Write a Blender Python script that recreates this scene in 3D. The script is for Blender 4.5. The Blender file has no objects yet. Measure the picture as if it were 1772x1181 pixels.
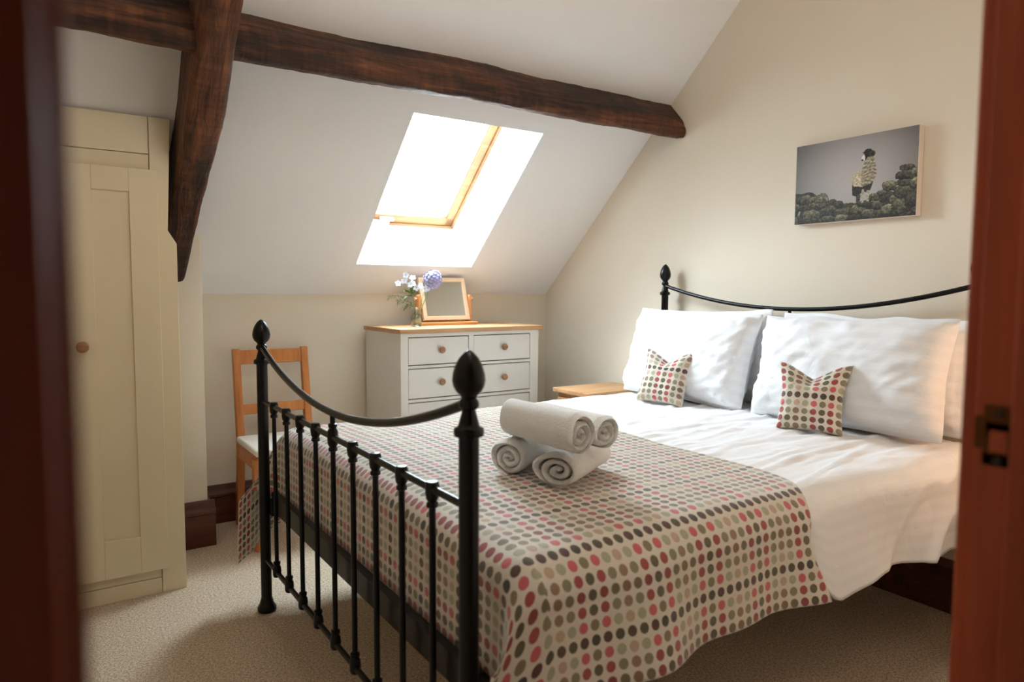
import bpy, bmesh, math, random
from math import sin, cos, pi, sqrt, exp
from mathutils import Vector, Matrix, noise
random.seed(7)
scene = bpy.context.scene
C = scene.collection

# ------------------------------------------------------------------ camera
YAW, PITCH, ROLL = 0.594, -0.072, 0.005
fw = Vector((sin(YAW)*cos(PITCH), cos(YAW)*cos(PITCH), sin(PITCH)))
rt0 = Vector((cos(YAW), -sin(YAW), 0)); up0 = rt0.cross(fw)
rt = rt0*cos(ROLL) + up0*sin(ROLL); up = -rt0*sin(ROLL) + up0*cos(ROLL)
cd = bpy.data.cameras.new('camera'); cam = bpy.data.objects.new('camera', cd); C.objects.link(cam)
cam.matrix_world = Matrix(((rt.x, up.x, -fw.x, -2.815), (rt.y, up.y, -fw.y, -3.723), (rt.z, up.z, -fw.z, 1.212), (0, 0, 0, 1)))
cd.sensor_width = 36; cd.lens = 1202.2/1772*36; cd.shift_x = -1.6/1772; cd.shift_y = -2/1772
cd.clip_start = 0.01; cd.dof.use_dof = True; cd.dof.focus_distance = 2.6; cd.dof.aperture_fstop = 2.8
scene.camera = cam

# ------------------------------------------------------------------ light
world = bpy.data.worlds.new('overcast_sky'); scene.world = world; world.use_nodes = True
bg = world.node_tree.nodes['Background']; bg.inputs[0].default_value = (0.76, 0.89, 1.0, 1); bg.inputs[1].default_value = 16.0
scene.view_settings.view_transform = 'Standard'; scene.view_settings.look = 'None'
scene.view_settings.exposure = 1.9; scene.view_settings.gamma = 1; scene.view_settings.use_curve_mapping = False

# the sloping ceiling: s runs up the slope from the knee wall, off points into the room
TH, YK, ZK = 0.743, 0.054, 1.184
def slope(x, s, off=0.0):
    return Vector((x, YK - s*cos(TH) - off*sin(TH), ZK + s*sin(TH) - off*cos(TH)))
SLOPE_M = Matrix(((1, 0, 0, 0), (0, -cos(TH), -sin(TH), YK), (0, sin(TH), -cos(TH), ZK), (0, 0, 0, 1)))
WX0, WX1, WS0, WS1, WD = -1.436, -0.657, 0.21, 1.239, 0.333      # skylight opening
FS0, FS1 = 0.205, 1.235
# daylight portal over the skylight
ld = bpy.data.lights.new('skylight_portal', 'AREA'); ld.shape = 'RECTANGLE'; ld.size = 0.80; ld.size_y = 1.05; ld.cycles.is_portal = True
lo = bpy.data.objects.new('skylight_portal', ld); C.objects.link(lo)
ctr = slope((WX0+WX1)/2, (FS0+FS1)/2, -WD-0.10)
nin = Vector((0, -sin(TH), -cos(TH)))
lo.matrix_world = Matrix.Translation(ctr) @ nin.to_track_quat('-Z', 'Y').to_matrix().to_4x4()

# ------------------------------------------------------------------ materials
def srgb(r, g, b):
    f = lambda c: (c/255/12.92) if c/255 <= 0.04045 else ((c/255+0.055)/1.055)**2.4
    return (f(r), f(g), f(b), 1)
class NT:
    def __init__(s, name, rough=0.5, **kw):
        s.m = bpy.data.materials.new(name); s.m.use_nodes = True; s.t = s.m.node_tree
        s.b = s.t.nodes['Principled BSDF']; s.b.inputs['Roughness'].default_value = rough
        for k, v in kw.items(): s.b.inputs[k.replace('_', ' ')].default_value = v
    def n(s, typ, ins=None, **props):
        n = s.t.nodes.new(typ)
        for k, v in props.items(): setattr(n, k, v)
        for k, v in (ins or {}).items(): s.put(n.inputs[k], v)
        return n
    def put(s, sock, v):
        if isinstance(v, bpy.types.NodeSocket): s.t.links.new(v, sock)
        else: sock.default_value = v
    def math(s, op, a, b=0.0, c=0.0):
        n = s.t.nodes.new('ShaderNodeMath'); n.operation = op
        for i, v in enumerate((a, b, c)): s.put(n.inputs[i], v)
        return n.outputs[0]
    def mix(s, f, a, b, blend='MIX'):
        n = s.t.nodes.new('ShaderNodeMix'); n.data_type = 'RGBA'; n.blend_type = blend
        s.put(n.inputs[0], f); s.put(n.inputs[6], a); s.put(n.inputs[7], b); return n.outputs[2]
    def ramp(s, f, stops, interp='LINEAR'):
        n = s.t.nodes.new('ShaderNodeValToRGB'); cr = n.color_ramp; cr.interpolation = interp
        while len(cr.elements) < len(stops): cr.elements.new(0.5)
        for e, (p, c) in zip(cr.elements, stops): e.position = p; e.color = c
        s.put(n.inputs[0], f); return n.outputs[0]
    def coord(s, which='Object', scale=(1, 1, 1), rot=(0, 0, 0)):
        tc = s.t.nodes.new('ShaderNodeTexCoord'); mp = s.t.nodes.new('ShaderNodeMapping')
        mp.inputs['Scale'].default_value = scale; mp.inputs['Rotation'].default_value = rot
        s.t.links.new(tc.outputs[which], mp.inputs[0]); return mp.outputs[0]
    def noise(s, vec, scale, detail=4, rough=0.5, dist=0):
        return s.n('ShaderNodeTexNoise', {'Vector': vec, 'Scale': scale, 'Detail': detail, 'Roughness': rough, 'Distortion': dist}).outputs[0]
    def bump(s, h, strength=0.2, dist=0.01):
        b = s.n('ShaderNodeBump', {'Height': h, 'Strength': strength, 'Distance': dist}); s.t.links.new(b.outputs[0], s.b.inputs['Normal'])
    def base(s, c): s.put(s.b.inputs['Base Color'], c)

def plaster(name, col, col2, bump=0.25):
    k = NT(name, 0.85); v = k.coord('Object')
    k.base(k.mix(k.noise(v, 2.2, 3), srgb(*col), srgb(*col2)))
    h = k.math('ADD', k.math('MULTIPLY', k.noise(v, 3.5, 3), 3.0), k.math('MULTIPLY', k.noise(v, 90, 2), 0.12))
    k.bump(h, bump, 0.006); return k.m
M = {}
M['wall'] = plaster('cream_wall_paint', (229, 217, 198), (225, 212, 192))
M['ceil'] = plaster('white_ceiling_paint', (242, 241, 240), (238, 237, 236), 0.35)
M['reveal'] = plaster('white_reveal_paint', (238, 240, 240), (235, 237, 238), 0.15)

def wood(name, dark, mid, light, rough=0.5, axis=0, grain=40, bump=0.2, contrast=1.0):
    k = NT(name, rough); sc = [grain, grain, grain]; sc[axis] = grain*0.06
    v = k.coord('Object', tuple(sc)); a = k.noise(v, 1.0, 5, 0.6, 0.8)
    sc2 = [6, 6, 6]; sc2[axis] = 0.9
    b = k.noise(k.coord('Object', tuple(sc2)), 1.0, 3, 0.5, 1.2)
    f = k.math('ADD', k.math('MULTIPLY', a, 0.6), k.math('MULTIPLY', b, 0.4))
    w = 0.16*contrast
    k.base(k.ramp(f, [(0.5-w, srgb(*dark)), (0.5, srgb(*mid)), (0.5+w, srgb(*light))]))
    k.bump(a, bump, 0.004); return k.m
M['oak'] = wood('light_oak', (166, 118, 76), (186, 140, 96), (200, 158, 116), 0.45)
M['pine'] = wood('pale_pine', (196, 162, 126), (210, 178, 144), (220, 192, 160), 0.45, grain=30)
M['winpine'] = wood('golden_window_pine', (168, 116, 70), (184, 132, 84), (200, 150, 100), 0.45, grain=30)
M['pine_z'] = wood('pale_pine_upright', (214, 176, 136), (226, 192, 156), (236, 206, 174), 0.45, axis=2, grain=30)
M['chairwood'] = wood('orange_beech', (168, 98, 42), (190, 116, 54), (204, 132, 66), 0.4, axis=2, grain=30)
M['knob'] = wood('oak_knob', (130, 88, 56), (160, 112, 74), (182, 134, 94), 0.4, grain=60)
M['skirting'] = wood('dark_varnished_skirting', (52, 20, 8), (76, 32, 14), (98, 46, 22), 0.3, grain=30)
M['doorwood'] = wood('red_brown_door_wood', (132, 50, 16), (164, 66, 22), (184, 80, 32), 0.5, axis=2, grain=30)
M['mirrorbase'] = wood('orange_pine', (196, 124, 62), (214, 144, 84), (226, 164, 104), 0.4, grain=30)

def beam_mat():
    k = NT('rough_dark_oak_beam', 0.6)
    v = k.coord('Object', (2.2, 26, 26)); a = k.noise(v, 1.0, 8, 0.65, 1.0)
    b = k.noise(k.coord('Object', (1.2, 6, 6)), 1.0, 4, 0.6, 0.6)
    c = k.noise(k.coord('Object', (40, 5, 5)), 1.0, 3, 0.5, 0.4)
    f = k.math('ADD', k.math('MULTIPLY', a, 0.5), k.math('MULTIPLY', b, 0.5))
    f = k.math('ADD', f, k.math('MULTIPLY', k.math('SUBTRACT', c, 0.5), 0.15))
    k.base(k.ramp(f, [(0.36, srgb(18, 9, 6)), (0.46, srgb(52, 28, 15)), (0.54, srgb(92, 52, 28)), (0.64, srgb(136, 84, 48))]))
    k.bump(k.math('ADD', a, k.math('MULTIPLY', c, 0.5)), 1.0, 0.016); return k.m
M['beam'] = beam_mat()

def carpet_mat():
    k = NT('beige_twist_carpet', 0.95); v = k.coord('Object')
    n1 = k.noise(v, 330, 2, 0.6); n2 = k.noise(v, 120, 3, 0.6); n3 = k.noise(v, 3, 2)
    f = k.math('ADD', k.math('MULTIPLY', n1, 0.6), k.math('MULTIPLY', n2, 0.4))
    col = k.ramp(f, [(0.39, srgb(138, 110, 84)), (0.5, srgb(222, 199, 170)), (0.59, srgb(252, 236, 212))])
    k.base(k.mix(k.math('MULTIPLY', n3, 0.25), col, srgb(190, 164, 136)))
    k.bump(f, 0.9, 0.008); return k.m
M['carpet'] = carpet_mat()

def paint(name, col, rough=0.45, bump=0.05, **kw):
    k = NT(name, rough, **kw); v = k.coord('Object')
    c = srgb(*col); c2 = tuple(x*0.93 for x in c[:3]) + (1,)
    k.base(k.mix(k.noise(v, 5, 3), c, c2)); k.bump(k.noise(v, 70, 3), bump, 0.003); return k.m
M['wardrobe'] = paint('cream_wardrobe_paint', (236, 221, 188), 0.4)
M['chest'] = paint('off_white_chest_paint', (228, 225, 216), 0.4)
M['iron'] = paint('satin_black_iron', (4, 4, 4), 0.3, 0.03, Specular_IOR_Level=0.28)
M['screw_paint'] = paint('dark_brown_screw', (60, 52, 42), 0.8)  # even dark brown, used on the strike plate screws
M['whiteplastic'] = paint('white_plastic', (236, 238, 240), 0.3)
M['greyrail'] = paint('pale_grey_aluminium', (190, 200, 206), 0.35)
M['canvas'] = paint('white_canvas_edge', (238, 226, 214), 0.8)
M['stem'] = paint('green_stem', (120, 140, 74), 0.6)
M['leaf'] = paint('green_leaf', (86, 116, 52), 0.55)
M['fern'] = paint('grey_green_fern', (128, 136, 92), 0.7)
M['petal'] = paint('white_petal', (212, 212, 218), 0.6)
M['eye'] = paint('dark_flower_eye', (80, 84, 70), 0.6)
M['allium'] = paint('lilac_petal', (150, 142, 186), 0.6)
M['brass'] = NT('aged_brass', 0.6, Metallic=1.0).m
M['brass'].node_tree.nodes['Principled BSDF'].inputs['Base Color'].default_value = srgb(104, 66, 38)
M['mirror'] = NT('mirror_glass', 0.02, Metallic=1.0).m
M['mirror'].node_tree.nodes['Principled BSDF'].inputs['Base Color'].default_value = (0.8, 0.82, 0.8, 1)

def thin_glass(name, tint, refl=0.08):
    m = bpy.data.materials.new(name); m.use_nodes = True; t = m.node_tree; t.nodes.remove(t.nodes['Principled BSDF'])
    tr = t.nodes.new('ShaderNodeBsdfTransparent'); tr.inputs[0].default_value = tint
    gl = t.nodes.new('ShaderNodeBsdfGlossy'); gl.inputs['Roughness'].default_value = 0.02
    lw = t.nodes.new('ShaderNodeLayerWeight'); lw.inputs[0].default_value = 0.25
    mp = t.nodes.new('ShaderNodeMath'); mp.operation = 'MULTIPLY_ADD'; mp.inputs[1].default_value = 0.6; mp.inputs[2].default_value = refl*0.5
    mx = t.nodes.new('ShaderNodeMixShader')
    t.links.new(lw.outputs['Fresnel'], mp.inputs[0]); t.links.new(mp.outputs[0], mx.inputs[0])
    t.links.new(tr.outputs[0], mx.inputs[1]); t.links.new(gl.outputs[0], mx.inputs[2])
    t.links.new(mx.outputs[0], t.nodes['Material Output'].inputs[0]); return m
M['pane'] = thin_glass('window_glass', (0.95, 0.97, 0.97, 1), 0.02)
M['vase'] = thin_glass('clear_bottle_glass', (0.9, 0.95, 0.92, 1), 0.25)
M['water'] = thin_glass('water_in_bottle', (0.82, 0.86, 0.74, 1), 0.1)

def cloth(name, col, bumpy=0.15, stripes=None):
    k = NT(name, 0.8, Sheen_Weight=0.15); v = k.coord('Object')
    c = srgb(*col); k.base(c)
    h = k.math('ADD', k.noise(v, 14, 4, 0.55, 0.6), k.math('MULTIPLY', k.noise(v, 700, 1), 0.03))
    if stripes:
        u = k.n('ShaderNodeUVMap').outputs[0]; sp = k.n('ShaderNodeSeparateXYZ', {0: u})
        w = k.math('FRACT', k.math('MULTIPLY', sp.outputs[1], stripes))
        s_ = k.math('GREATER_THAN', w, 0.5)
        k.put(k.b.inputs['Roughness'], k.math('MULTIPLY_ADD', s_, -0.3, 0.8))
        k.base(k.mix(s_, c, tuple(x*0.965 for x in c[:3]) + (1,)))
        h = k.math('ADD', h, k.math('MULTIPLY', s_, 0.05))
    k.bump(h, bumpy, 0.012); return k.m
M['duvet'] = cloth('white_satin_stripe_cotton', (238, 236, 236), 0.35, 26)
M['pillow'] = cloth('white_pillow_cotton', (238, 237, 238), 0.35, 22)
M['mattress'] = cloth('mattress_ticking', (210, 204, 196), 0.1)
M['seatpad'] = cloth('white_seat_cushion', (228, 222, 212), 0.2)
def terry():
    k = NT('white_terry_towel', 0.95, Sheen_Weight=0.3); v = k.coord('Object')
    k.base(k.mix(k.noise(v, 30, 3), srgb(250, 248, 244), srgb(242, 238, 232)))
    k.bump(k.math('ADD', k.noise(v, 420, 2), k.math('MULTIPLY', k.noise(v, 60, 3), 0.6)), 0.7, 0.006); return k.m
M['terry'] = terry()

PITCH_DOT = 0.0297
def dots_mat(name, swap=False):
    k = NT(name, 0.75, Sheen_Weight=0.9, Sheen_Roughness=0.35)
    uv = k.n('ShaderNodeUVMap').outputs[0]; sp = k.n('ShaderNodeSeparateXYZ', {0: uv})
    pu = k.math('DIVIDE', sp.outputs[0], PITCH_DOT); pv = k.math('DIVIDE', sp.outputs[1], PITCH_DOT)
    fu = k.math('FLOOR', pu); fv = k.math('FLOOR', pv)
    du = k.math('SUBTRACT', k.math('SUBTRACT', pu, fu), 0.5); dv = k.math('SUBTRACT', k.math('SUBTRACT', pv, fv), 0.5)
    d = k.math('SQRT', k.math('ADD', k.math('MULTIPLY', du, du), k.math('MULTIPLY', dv, dv)))
    fuzz = k.noise(uv, 900, 2, 0.6)
    d = k.math('ADD', d, k.math('MULTIPLY', k.math('SUBTRACT', fuzz, 0.5), 0.16))
    mask = k.math('SUBTRACT', 1.0, k.n('ShaderNodeMapRange', {0: d, 1: 0.355, 2: 0.40}).outputs[0])
    col = k.math('FLOORED_MODULO', fu, 6.0); row = k.math('FLOORED_MODULO', fv, 6.0)
    rf = k.math('DIVIDE', k.math('ADD', row, 0.5), 6.0)
    def ramp(D, L, Md, S):
        seq = [D, L, Md, S, Md, L]
        return k.ramp(rf, [(i/6 if i else 0.0, srgb(*c)) for i, c in enumerate(seq)], 'CONSTANT')
    red = ramp((70, 14, 20), (206, 84, 92), (160, 48, 52), (138, 30, 36))
    oli = ramp((36, 26, 20), (128, 112, 84), (86, 76, 50), (72, 60, 38))
    grn = ramp((66, 54, 28), (172, 170, 138), (134, 126, 98), (106, 94, 64))
    brn = ramp((78, 40, 30), (196, 164, 138), (148, 114, 90), (130, 92, 66))
    c = k.mix(k.math('COMPARE', k.math('ABSOLUTE', k.math('SUBTRACT', col, 1.0)), 1.0, 0.1), grn, red)
    c = k.mix(k.math('COMPARE', col, 1.0, 0.1), c, oli)
    c = k.mix(k.math('COMPARE', col, 4.0, 0.1), c, brn)
    c = k.mix(k.math('MULTIPLY', k.math('GREATER_THAN', k.noise(uv, 1500, 1), 0.56), 0.35), c, srgb(206, 190, 166))
    n = k.noise(uv, 420, 3, 0.6)
    basec = k.mix(n, srgb(212, 200, 182), srgb(232, 222, 206))
    k.base(k.mix(mask, basec, c)); k.bump(k.math('ADD', n, k.math('MULTIPLY', mask, 0.6)), 0.45, 0.004); return k.m
M['dots'] = dots_mat('woven_dot_wool')

# ------------------------------------------------------------------ mesh helpers
def obj(name, vf, mat, parent=None, smooth=False, world=False, uv=None, auto=None):
    v, f = vf
    if world and parent is not None:
        l = parent.location; v = [(a[0]-l.x, a[1]-l.y, a[2]-l.z) for a in v]
    me = bpy.data.meshes.new(name); me.from_pydata([tuple(a) for a in v], [], f); me.update()
    if mat is not None: me.materials.append(mat)
    if uv is not None:
        lay = me.uv_layers.new(name='UVMap')
        for lp in me.loops: lay.data[lp.index].uv = uv[lp.vertex_index]
    if smooth or auto:
        me.polygons.foreach_set('use_smooth', [True]*len(me.polygons))
    if auto: me.set_sharp_from_angle(angle=auto)
    o = bpy.data.objects.new(name, me); C.objects.link(o)
    if parent is not None: o.parent = parent
    return o
def tag(o, label=None, cat=None, group=None, kind=None):
    if label: o['label'] = label
    if cat: o['category'] = cat
    if group: o['group'] = group
    if kind: o['kind'] = kind
    return o
def thing(name, loc, label, cat, group=None, kind=None, rot=None):
    o = bpy.data.objects.new(name, None); C.objects.link(o); o.location = loc; o.empty_display_size = 0.05
    if rot is not None: o.rotation_euler = rot
    return tag(o, label, cat, group, kind)
def bmvf(bm):
    bm.verts.ensure_lookup_table(); bm.verts.index_update()
    r = ([v.co.copy() for v in bm.verts], [[v.index for v in f.verts] for f in bm.faces]); bm.free(); return r
def box(x0, x1, y0, y1, z0, z1, bev=0.0, seg=2):
    bm = bmesh.new(); bmesh.ops.create_cube(bm, size=1)
    for v in bm.verts: v.co = Vector(((x0+x1)/2 + v.co.x*(x1-x0), (y0+y1)/2 + v.co.y*(y1-y0), (z0+z1)/2 + v.co.z*(z1-z0)))
    if bev > 0: bmesh.ops.bevel(bm, geom=bm.edges[:], offset=bev, segments=seg, affect='EDGES', profile=0.5)
    return bmvf(bm)
def prism(poly, axis, a0, a1, bev=0.0):
    """extrude a closed 2-D polygon along an axis: axis 0 -> poly in (y,z), 1 -> (x,z), 2 -> (x,y)"""
    def P(p, a): return (a, p[0], p[1]) if axis == 0 else (p[0], a, p[1]) if axis == 1 else (p[0], p[1], a)
    n = len(poly); v = [P(p, a0) for p in poly] + [P(p, a1) for p in poly]
    f = [[i, (i+1) % n, n+(i+1) % n, n+i] for i in range(n)] + [list(range(n))[::-1], list(range(n, 2*n))]
    bm = bmesh.new(); vs = [bm.verts.new(p) for p in v]
    for q in f: bm.faces.new([vs[i] for i in q])
    bmesh.ops.recalc_face_normals(bm, faces=bm.faces[:])
    if bev > 0: bmesh.ops.bevel(bm, geom=bm.edges[:], offset=bev, segments=2, affect='EDGES', profile=0.5)
    return bmvf(bm)
def lathe(prof, n=20, c=(0, 0, 0), axis=2):
    v, f = [], []
    for r, h in prof:
        for i in range(n):
            a = 2*pi*i/n; p = (r*cos(a), r*sin(a), h)
            if axis == 1: p = (p[0], h, p[1])
            elif axis == 0: p = (h, p[0], p[1])
            v.append((p[0]+c[0], p[1]+c[1], p[2]+c[2]))
    m = len(prof)
    for j in range(m-1):
        for i in range(n): f.append([j*n+i, j*n+(i+1) % n, (j+1)*n+(i+1) % n, (j+1)*n+i])
    f.append(list(range(n))[::-1]); f.append([(m-1)*n+i for i in range(n)])
    return v, f
def tube(pts, rad, n=10, cap=True):
    pts = [Vector(p) for p in pts]; rr = rad if isinstance(rad, (list, tuple)) else [rad]*len(pts)
    v, f = [], []; ref = None
    for i, p in enumerate(pts):
        t = (pts[min(i+1, len(pts)-1)] - pts[max(i-1, 0)]).normalized()
        if ref is None: ref = t.orthogonal().normalized()
        ref = (ref - t*ref.dot(t)).normalized(); b = t.cross(ref)
        for k in range(n):
            a = 2*pi*k/n; v.append(p + (ref*cos(a) + b*sin(a))*rr[i])
    for i in range(len(pts)-1):
        for k in range(n): f.append([i*n+k, i*n+(k+1) % n, (i+1)*n+(k+1) % n, (i+1)*n+k])
    if cap: f.append(list(range(n))[::-1]); f.append([(len(pts)-1)*n+k for k in range(n)])
    return v, f
def join(*vfs):
    v, f = [], []
    for a, b in vfs:
        o = len(v); v += list(a); f += [[i+o for i in q] for q in b]
    return v, f
def xf(vf, m): return [m @ Vector(a) for a in vf[0]], vf[1]
def grid(nu, nv, fn):
    v = [fn(i/(nu-1), j/(nv-1)) for j in range(nv) for i in range(nu)]
    f = [[j*nu+i, j*nu+i+1, (j+1)*nu+i+1, (j+1)*nu+i] for j in range(nv-1) for i in range(nu-1)]
    return v, f
def sm(a, b, x):
    t = min(1, max(0, (x-a)/(b-a))); return t*t*(3-2*t)
def nz(x, y, z=0.0): return noise.noise(Vector((x, y, z)))
def copy_tree(o, parent=None):
    c = o.copy(); C.objects.link(c)
    if parent is not None: c.parent = parent
    for ch in list(o.children): copy_tree(ch, c)
    return c

# ------------------------------------------------------------------ room shell
XL, YF, ZC = -3.16, -3.40, 3.0          # left wall, door wall (room face), flat ceiling
YFB = -3.48                             # door wall, landing face
DX0, DX1, DZ = -2.807, -2.02, 2.02      # doorway
YR = YK - (ZC-ZK)/math.tan(TH)          # where the slope meets the flat ceiling
SR = (ZC-ZK)/sin(TH)
tag(obj('floor', box(-4.3, 0.1, -5.0, 0.15, -0.1, 0.0), M['carpet']), 'speckled beige carpet covering the bedroom floor', 'floor', kind='structure')
tag(obj('wall_back', box(XL-0.1, 0.1, YK, YK+0.12, 0, ZK+0.02), M['wall']), 'low cream knee wall behind the chest of drawers', 'wall', kind='structure')
tag(obj('wall_right', prism([(YK+0.12, 0), (YK+0.12, ZK+0.02), (YR, ZC+0.12), (YFB, ZC+0.12), (YFB, 0)], 0, 0, 0.12), M['wall']), 'cream gable wall behind the headboard', 'wall', kind='structure')
tag(obj('wall_left', prism([(YK+0.12, 0), (YK+0.12, ZK+0.02), (YR, ZC+0.12), (YFB, ZC+0.12), (YFB, 0)], 0, XL-0.12, XL), M['wall']), 'cream side wall beside the fitted wardrobe', 'wall', kind='structure')
fwall = join(box(XL, DX0-0.03, YFB, YF, 0, ZC+0.1), box(DX1+0.03, 0, YFB, YF, 0, ZC+0.1), box(DX0-0.03, DX1+0.03, YFB, YF, DZ+0.03, ZC+0.1))
tag(obj('wall_front', fwall, M['wall']), 'cream wall with the doorway the room is seen through', 'wall', kind='structure')
# sloping ceiling with the hole for the skylight
def slope_panel(x0, x1, s0, s1, nx, ns):
    def fn(a, b):
        x = x0+(x1-x0)*a; s = s0+(s1-s0)*b
        e = min(1, 8*min(a, 1-a, b, 1-b))
        return slope(x, s, 0.006*e*nz(x*1.6, s*1.6, 3))
    return grid(nx, ns, fn)
xs = [(XL, WX0), (WX1, 0.02)]
cp = join(slope_panel(XL, WX0, -0.02, SR, 30, 40), slope_panel(WX1, 0.02, -0.02, SR, 16, 40), slope_panel(WX0, WX1, -0.02, WS0, 14, 6), slope_panel(WX0, WX1, WS1, SR, 14, 22))
ceil = tag(obj('ceiling', cp, M['ceil'], smooth=True), 'white sloping plaster ceiling around the skylight', 'ceiling', kind='structure')
tag(obj('ceiling_flat', box(XL-0.1, 0.1, YFB, YR+0.01, ZC, ZC+0.1), M['ceil']), 'flat white ceiling above the top of the slope', 'ceiling', kind='structure')

# skylight
def quadw(*p): return [Vector(q) for q in p], [[0, 1, 2, 3]]
def slab(x0, x1, s0, s1, o0, o1, bev=0.003):
    return xf(box(x0, x1, s0, s1, o0, o1, bev), SLOPE_M)     # local z = off (into the room)
win = thing('window_1', slope((WX0+WX1)/2, FS0, -WD), 'pine roof window with white plastered reveal in the sloping ceiling', 'skylight', kind='structure')
def rv(name, a, b, c, d, e=0.03):
    # plate with thickness between an inner quad and the same quad pushed outward
    q = [Vector(p) for p in (a, b, c, d)]; n = (q[1]-q[0]).cross(q[2]-q[0]).normalized()*e
    v = q + [p+n for p in q]
    return obj(name, (v, [[0, 1, 2, 3], [7, 6, 5, 4], [0, 4, 5, 1], [1, 5, 6, 2], [2, 6, 7, 3], [3, 7, 4, 0]]), M['reveal'], win, world=True)
O = WD+0.06
def reveal_s(s0, s1, o): return s0+(s1-s0)*o/WD
sb, st = reveal_s(WS0, FS0, O), reveal_s(WS1, FS1, O)
rv('reveal_sill', slope(WX0, WS0), slope(WX1, WS0), slope(WX1, sb, -O), slope(WX0, sb, -O))
rv('reveal_head', slope(WX1, WS1), slope(WX0, WS1), slope(WX0, st, -O), slope(WX1, st, -O))
rv('reveal_jamb', slope(WX1, WS0), slope(WX1, WS1), slope(WX1, st, -O), slope(WX1, sb, -O))
rv('reveal_jamb', slope(WX0, WS1), slope(WX0, WS0), slope(WX0, sb, -O), slope(WX0, st, -O))
fr = obj('window_frame', join(slab(WX0, WX1, FS0, FS0+0.045, -WD-0.09, -WD), slab(WX0, WX1, FS1-0.045, FS1, -WD-0.09, -WD),
     slab(WX0, WX0+0.045, FS0, FS1, -WD-0.09, -WD), slab(WX1-0.045, WX1, FS0, FS1, -WD-0.09, -WD)), M['winpine'], win, world=True, auto=0.6)
obj('frame_seal', join(slab(WX0+0.043, WX1-0.043, FS0+0.043, FS0+0.052, -WD-0.09, -WD-0.018), slab(WX0+0.043, WX0+0.052, FS0+0.043, FS1-0.043, -WD-0.09, -WD-0.018),
     slab(WX1-0.052, WX1-0.043, FS0+0.043, FS1-0.043, -WD-0.09, -WD-0.018)), M['knob'], fr)
for ch in fr.children: ch.location = -win.location; 
sx0, sx1, ss0, ss1 = WX0+0.05, WX1-0.05, FS0+0.05, FS1-0.05
sash = obj('sash', join(slab(sx0, sx1, ss0, ss0+0.055, -WD-0.085, -WD-0.006), slab(sx0, sx1, ss1-0.055, ss1, -WD-0.085, -WD-0.006),
     slab(sx0, sx0+0.045, ss0, ss1, -WD-0.085, -WD-0.006), slab(sx1-0.045, sx1, ss0, ss1, -WD-0.085, -WD-0.006)), M['winpine'], win, world=True, auto=0.6)
def sub(name, vf, mat, par, root, **kw):
    l = root.location; return obj(name, ([(a[0]-l.x, a[1]-l.y, a[2]-l.z) for a in vf[0]], vf[1]), mat, par, **kw)
sub('pane', slab(sx0+0.03, sx1-0.03, ss0+0.03, ss1-0.03, -WD-0.065, -WD-0.060, 0), M['pane'], sash, win)
for xx in (sx0+0.052, sx1-0.062):
    sub('blind_rail', slab(xx-0.008, xx+0.018, ss0+0.055, ss1-0.055, -WD-0.05, -WD-0.018), M['whiteplastic'], sash, win)
    sub('rail_groove', slab(xx+0.003, xx+0.007, ss0+0.055, ss1-0.055, -WD-0.03, -WD-0.0165, 0), M['greyrail'], sash, win)
sub('blind_bar', slab(sx0+0.05, sx1-0.05, 1.004, 1.028, -WD-0.045, -WD-0.005), M['greyrail'], sash, win)
hx = (WX0+WX1)/2-0.14
hd = sub('handle', join(slab(hx-0.08, hx+0.055, ss0+0.004, ss0+0.030, -WD+0.012, -WD+0.030, 0.006), slab(hx+0.0, hx+0.085, ss0+0.022, ss0+0.040, -WD-0.01, -WD+0.016, 0.005)), M['whiteplastic'], sash, win)

# chimney-like pier the rafter runs into
tag(obj('wall_pier', prism([(-0.25, 0), (-0.25, ZK+0.306*math.tan(TH)+0.004), (YK, ZK+0.01), (YK, 0)], 0, -2.47, -2.205, 0.004), M['wall'], auto=0.5), 'narrow cream wall pier between wardrobe and knee wall', 'wall', kind='structure')

# skirting boards: a tall board with an ogee top
def skirting(name, p0, p1, nrm, label, h=0.20, t=0.022):
    p0, p1, nrm = Vector(p0), Vector(p1), Vector(nrm)
    prof = [(0, 0), (t, 0), (t, h-0.065), (t*1.3, h-0.058), (t*1.3, h-0.045), (t*0.75, h-0.03), (t*0.55, h-0.012), (t*0.4, h), (0, h)]
    n = len(prof); v = [p0+nrm*a+Vector((0, 0, b)) for a, b in prof] + [p1+nrm*a+Vector((0, 0, b)) for a, b in prof]
    f = [[i, (i+1) % n, n+(i+1) % n, n+i] for i in range(n)] + [list(range(n)), list(range(n, 2*n))[::-1]]
    return tag(obj(name, (v, f), M['skirting']), label, 'baseboard', kind='structure')
skirting('baseboard_back', (-2.205, YK, 0), (0, YK, 0), (0, -1, 0), 'dark varnished skirting board along the knee wall')
sk = skirting('baseboard_pier', (-2.47, -0.25, 0), (-2.177, -0.25, 0), (0, -1, 0), 'dark varnished skirting board on the wall pier', 0.215, 0.03)
skirting('baseboard_pier_return', (-2.205, -0.25, 0), (-2.205, YK-0.03, 0), (1, 0, 0), 'dark varnished skirting return on the side of the wall pier', 0.215, 0.028)
skirting('baseboard_right', (0, YK-0.03, 0), (0, YF, 0), (-1, 0, 0), 'dark varnished skirting board under the gable wall')

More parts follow.
